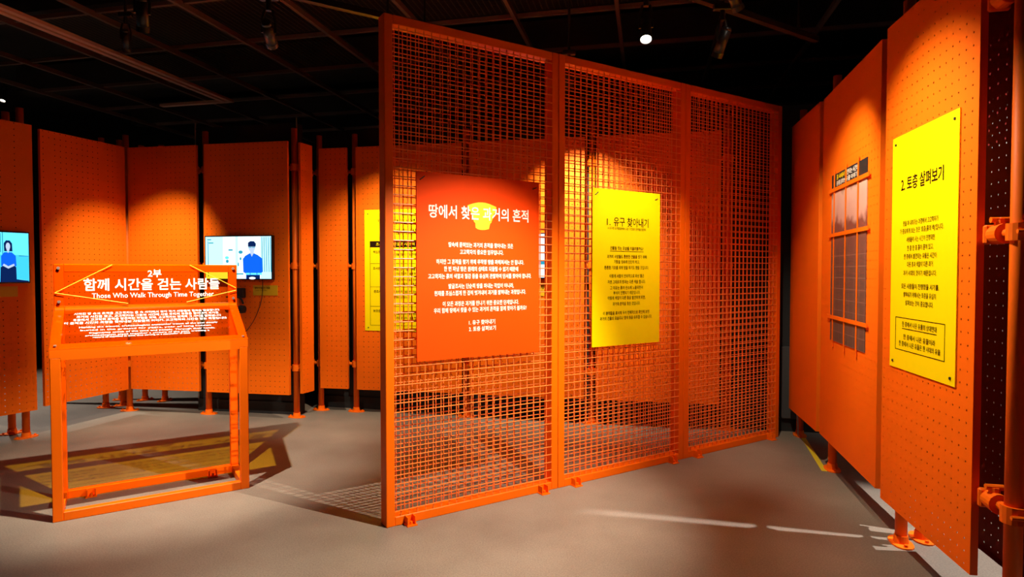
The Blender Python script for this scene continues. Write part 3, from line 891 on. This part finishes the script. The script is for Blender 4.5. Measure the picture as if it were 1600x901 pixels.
for k in range(25):
    t_ = k / 24
    pts.append((0.615 - 0.05 * t_ - 0.16 * t_ ** 4 + 0.01 * math.sin(6 * t_), -0.0085 - 0.004 * math.sin(PI * t_), 1.33 - 0.52 * t_))
mb.tube(pts, 0.0028, 6)
cbl = mb.obj('screen_cable', M['black'], None, True)
cbl.location = loc; cbl.rotation_euler = (0, 0, rz)
tag(cbl, 'thin dark cable hanging from the blue shirt screen', 'cable')
bpy.data.objects.remove(cb)

# ------------------------------------------------------------------ reading stand with clear orange acrylic
SD = thing('reading_stand', 'orange steel reading stand with clear orange acrylic panels and white lettering', 'reading stand', (-2.565, 3.394, 0), 0.57645)
W_, D_, T_ = 1.027, 0.45, 0.05
HF, HK, HT = 0.97, 1.19, 1.45
fr = M['frame']
for x in (0, W_ - T_):
    B(x, x + T_, 0, T_, 0, HF - T_, 0.003).obj('front_post', fr, SD)
    B(x, x + T_, D_ - T_, D_, 0, HT, 0.003).obj('rear_post', fr, SD)
    B(x + 0.002, x + T_ - 0.002, T_, D_ - T_, 0.0, T_, 0.003).obj('side_rail', fr, SD)
    mb = MB()   # sloping side tube
    k = (HK - HF) / D_
    vs = []
    for y in (0.0, D_):
        z = HF + k * y
        vs += [(x, y, z - T_), (x + T_, y, z - T_), (x + T_, y, z), (x, y, z)]
    mb.add(vs, [(3, 2, 1, 0), (4, 5, 6, 7), (0, 1, 5, 4), (1, 2, 6, 5), (2, 3, 7, 6), (3, 0, 4, 7)])
    mb.obj('slope_rail', fr, SD)
B(T_, W_ - T_, 0, T_, 0, T_, 0.003).obj('front_bottom_rail', fr, SD)
B(T_, W_ - T_, D_ - T_, D_, 0, T_, 0.003).obj('rear_bottom_rail', fr, SD)
mb = MB()
k = (HK - HF) / D_
mb.add([(T_, 0, HF - T_ - .012), (W_ - T_, 0, HF - T_ - .012), (W_ - T_, T_, HF - T_ - .012), (T_, T_, HF - T_ - .012), (T_, 0, HF), (W_ - T_, 0, HF), (W_ - T_, T_, HF + k * T_), (T_, T_, HF + k * T_)],
       [(3, 2, 1, 0), (4, 5, 6, 7), (0, 1, 5, 4), (1, 2, 6, 5), (2, 3, 7, 6), (3, 0, 4, 7)])
mb.obj('front_top_rail', fr, SD)
B(T_, W_ - T_, D_ - T_, D_, HK - T_, HK - 0.002, 0.003).obj('middle_rail', fr, SD)
B(T_, W_ - T_, D_ - T_, D_, HT - T_, HT, 0.003).obj('top_rail', fr, SD)
for x in (0.17, W_ - 0.17):
    mb = MB()
    mb.box(x - 0.03, x + 0.03, D_ - T_ - 0.05, D_ - T_, 0, 0.006)
    mb.box(x - 0.025, x - 0.019, D_ - T_ - 0.045, D_ - T_, 0.006, 0.045)
    mb.box(x + 0.019, x + 0.025, D_ - T_ - 0.045, D_ - T_, 0.006, 0.045)
    mb.cyl((x, D_ - T_ - 0.03, 0.006), (x, D_ - T_ - 0.03, 0.022), 0.009, 6)
    mb.obj('floor_bracket', fr, SD)
# upright acrylic
yf = D_ - T_ - 0.005
up = B(0.0, W_, yf - 0.004, yf, HK + 0.006, HT).obj('upright_acrylic', M['acrylic'], SD)
octo = [(0.004, 1.274), (0.30, 1.447), (0.735, 1.447), (1.022, 1.290), (1.022, 1.275), (0.714, 1.20), (0.382, 1.20)]
segs = [(octo[0], octo[1]), (octo[2], octo[3]), (octo[4], octo[5]), (octo[6], octo[0])]
for (x0, z0), (x1, z1) in segs:
    MB().tube([(x0, yf - 0.006, z0), (x1, yf - 0.006, z1)], 0.0022, 6).obj('edge_line', M['etch'], up)
mb = MB()
text_into(mb, '2부', .531, 1.392, .077, 0.056, yf - 0.0062, 0.018)
text_into(mb, '함께 시간을 걷는 사람들', .533, 1.322, .767, 0.082, yf - 0.0062, 0.018)
text_into(mb, 'Those Who Walk Through Time Together', .535, 1.248, .688, 0.044, yf - 0.0062, 0.004)
mb.obj('title_lettering', M['white_ink'], up)
# sloping acrylic: built flat then tilted about its front edge
SLP = math.atan2(HK - HF, D_)
SLEN = math.hypot(HK - HF, D_ - T_)
sl = B(0.0, W_, 0.0, SLEN, 0.001, 0.005).obj('sloping_acrylic', M['acrylic'], SD)
sl.location = (0, 0, HF); sl.rotation_euler = (SLP, 0, 0)
KOR = [('사라진 땅 속의 흔적을 고고학자는 흙 속 사이에서 찾아 과거 사람들의 흔적을 발굴합니다', .504, .387, .806),
       ('과거의 시간을 찾고, 고고학자는 그들의 시간에 사람 우리의 유물을 찾아내어 과거를', .505, .349, .784),
       ('유물에서 고고학의 흔적을 발견하는 작업을 위해, 고고학자는 현재의 그 사이를 밝혀냅니다', .503, .312, .811),
       ('이 흔적을 시간의 과정을 찾아내는 사람들의 이야기, 고고학자의 시간을 걷는 과정입니다', .497, .275, .882)]
ENG = [('Holding the trowel, archaeologists encounter traces of the past deeply', .503, .219, .745), ('buried in the ground for years, year of long hidden', .485, .185, .695),
       ('fragments speak of the time and people. Through their hands,', .516, .151, .672), ('archaeologists piece together a picture of the past, creating a', .489, .123, .653), ('record of mankind in time, thus serving as a storyteller of time.', .453, .100, .507)]
mb = MB()
for s, x, z, w in KOR:
    text_into(mb, s, x, z, w, 0.031, 0.0, 0.010)
for s, x, z, w in ENG:
    text_into(mb, s, x, z, w, 0.025, 0.0, 0.005)
mb.v = [(x, z, 0.0056) for x, y, z in mb.v]
mb.obj('body_lettering', M['white_ink'], sl)['kind'] = 'stuff'
for x in (0.025, W_ - 0.025):
    MB().cyl((x, yf - 0.004, HT - 0.025), (x, yf - 0.010, HT - 0.025), 0.009, 10).obj('screw', M['steel'], SD)
    MB().cyl((x, yf - 0.004, HK + 0.03), (x, yf - 0.010, HK + 0.03), 0.009, 10).obj('screw', M['steel'], SD)
    MB().cyl((x, 0.02, HF + 0.014), (x, 0.018, HF + 0.021), 0.008, 10).obj('screw', M['steel'], SD)

# ------------------------------------------------------------------ small things on the floor
p, q = Vector((2.46, 5.15, 0)), Vector((2.20, 4.29, 0))
d = q - p
tp = B(0, d.length, -0.018, 0.018, 0, 0.0015).obj('floor_tape', M['tape'])
tp.location = p; tp.rotation_euler = (0, 0, math.atan2(d.y, d.x))
tag(tp, 'yellow floor tape running along the feet of the right row', 'tape')
cbx = B(0, 0.2, 0, 0.05, 0.12, 0.75, 0.006).obj('cable_box', M['grey'])
cbx.location = (2.36, 5.345, 0); cbx.rotation_euler = (0, 0, RA)
tag(cbx, 'dark grey box on the black wall behind the far right panel', 'box')
mb = MB()
mb.tube([(0, 0, 0.004), (0.0, 0.01, 0.03), (0.004, 0.02, 0.10), (0.0, 0.03, 0.2), (0.0, 0.04, 0.32)], 0.006, 8)
cc = mb.obj('wall_cable', M['cable'], None, True)
cc.location = (2.44, 5.20, 0)
tag(cc, 'short pale cable rising from the floor beside the last pole', 'cable')
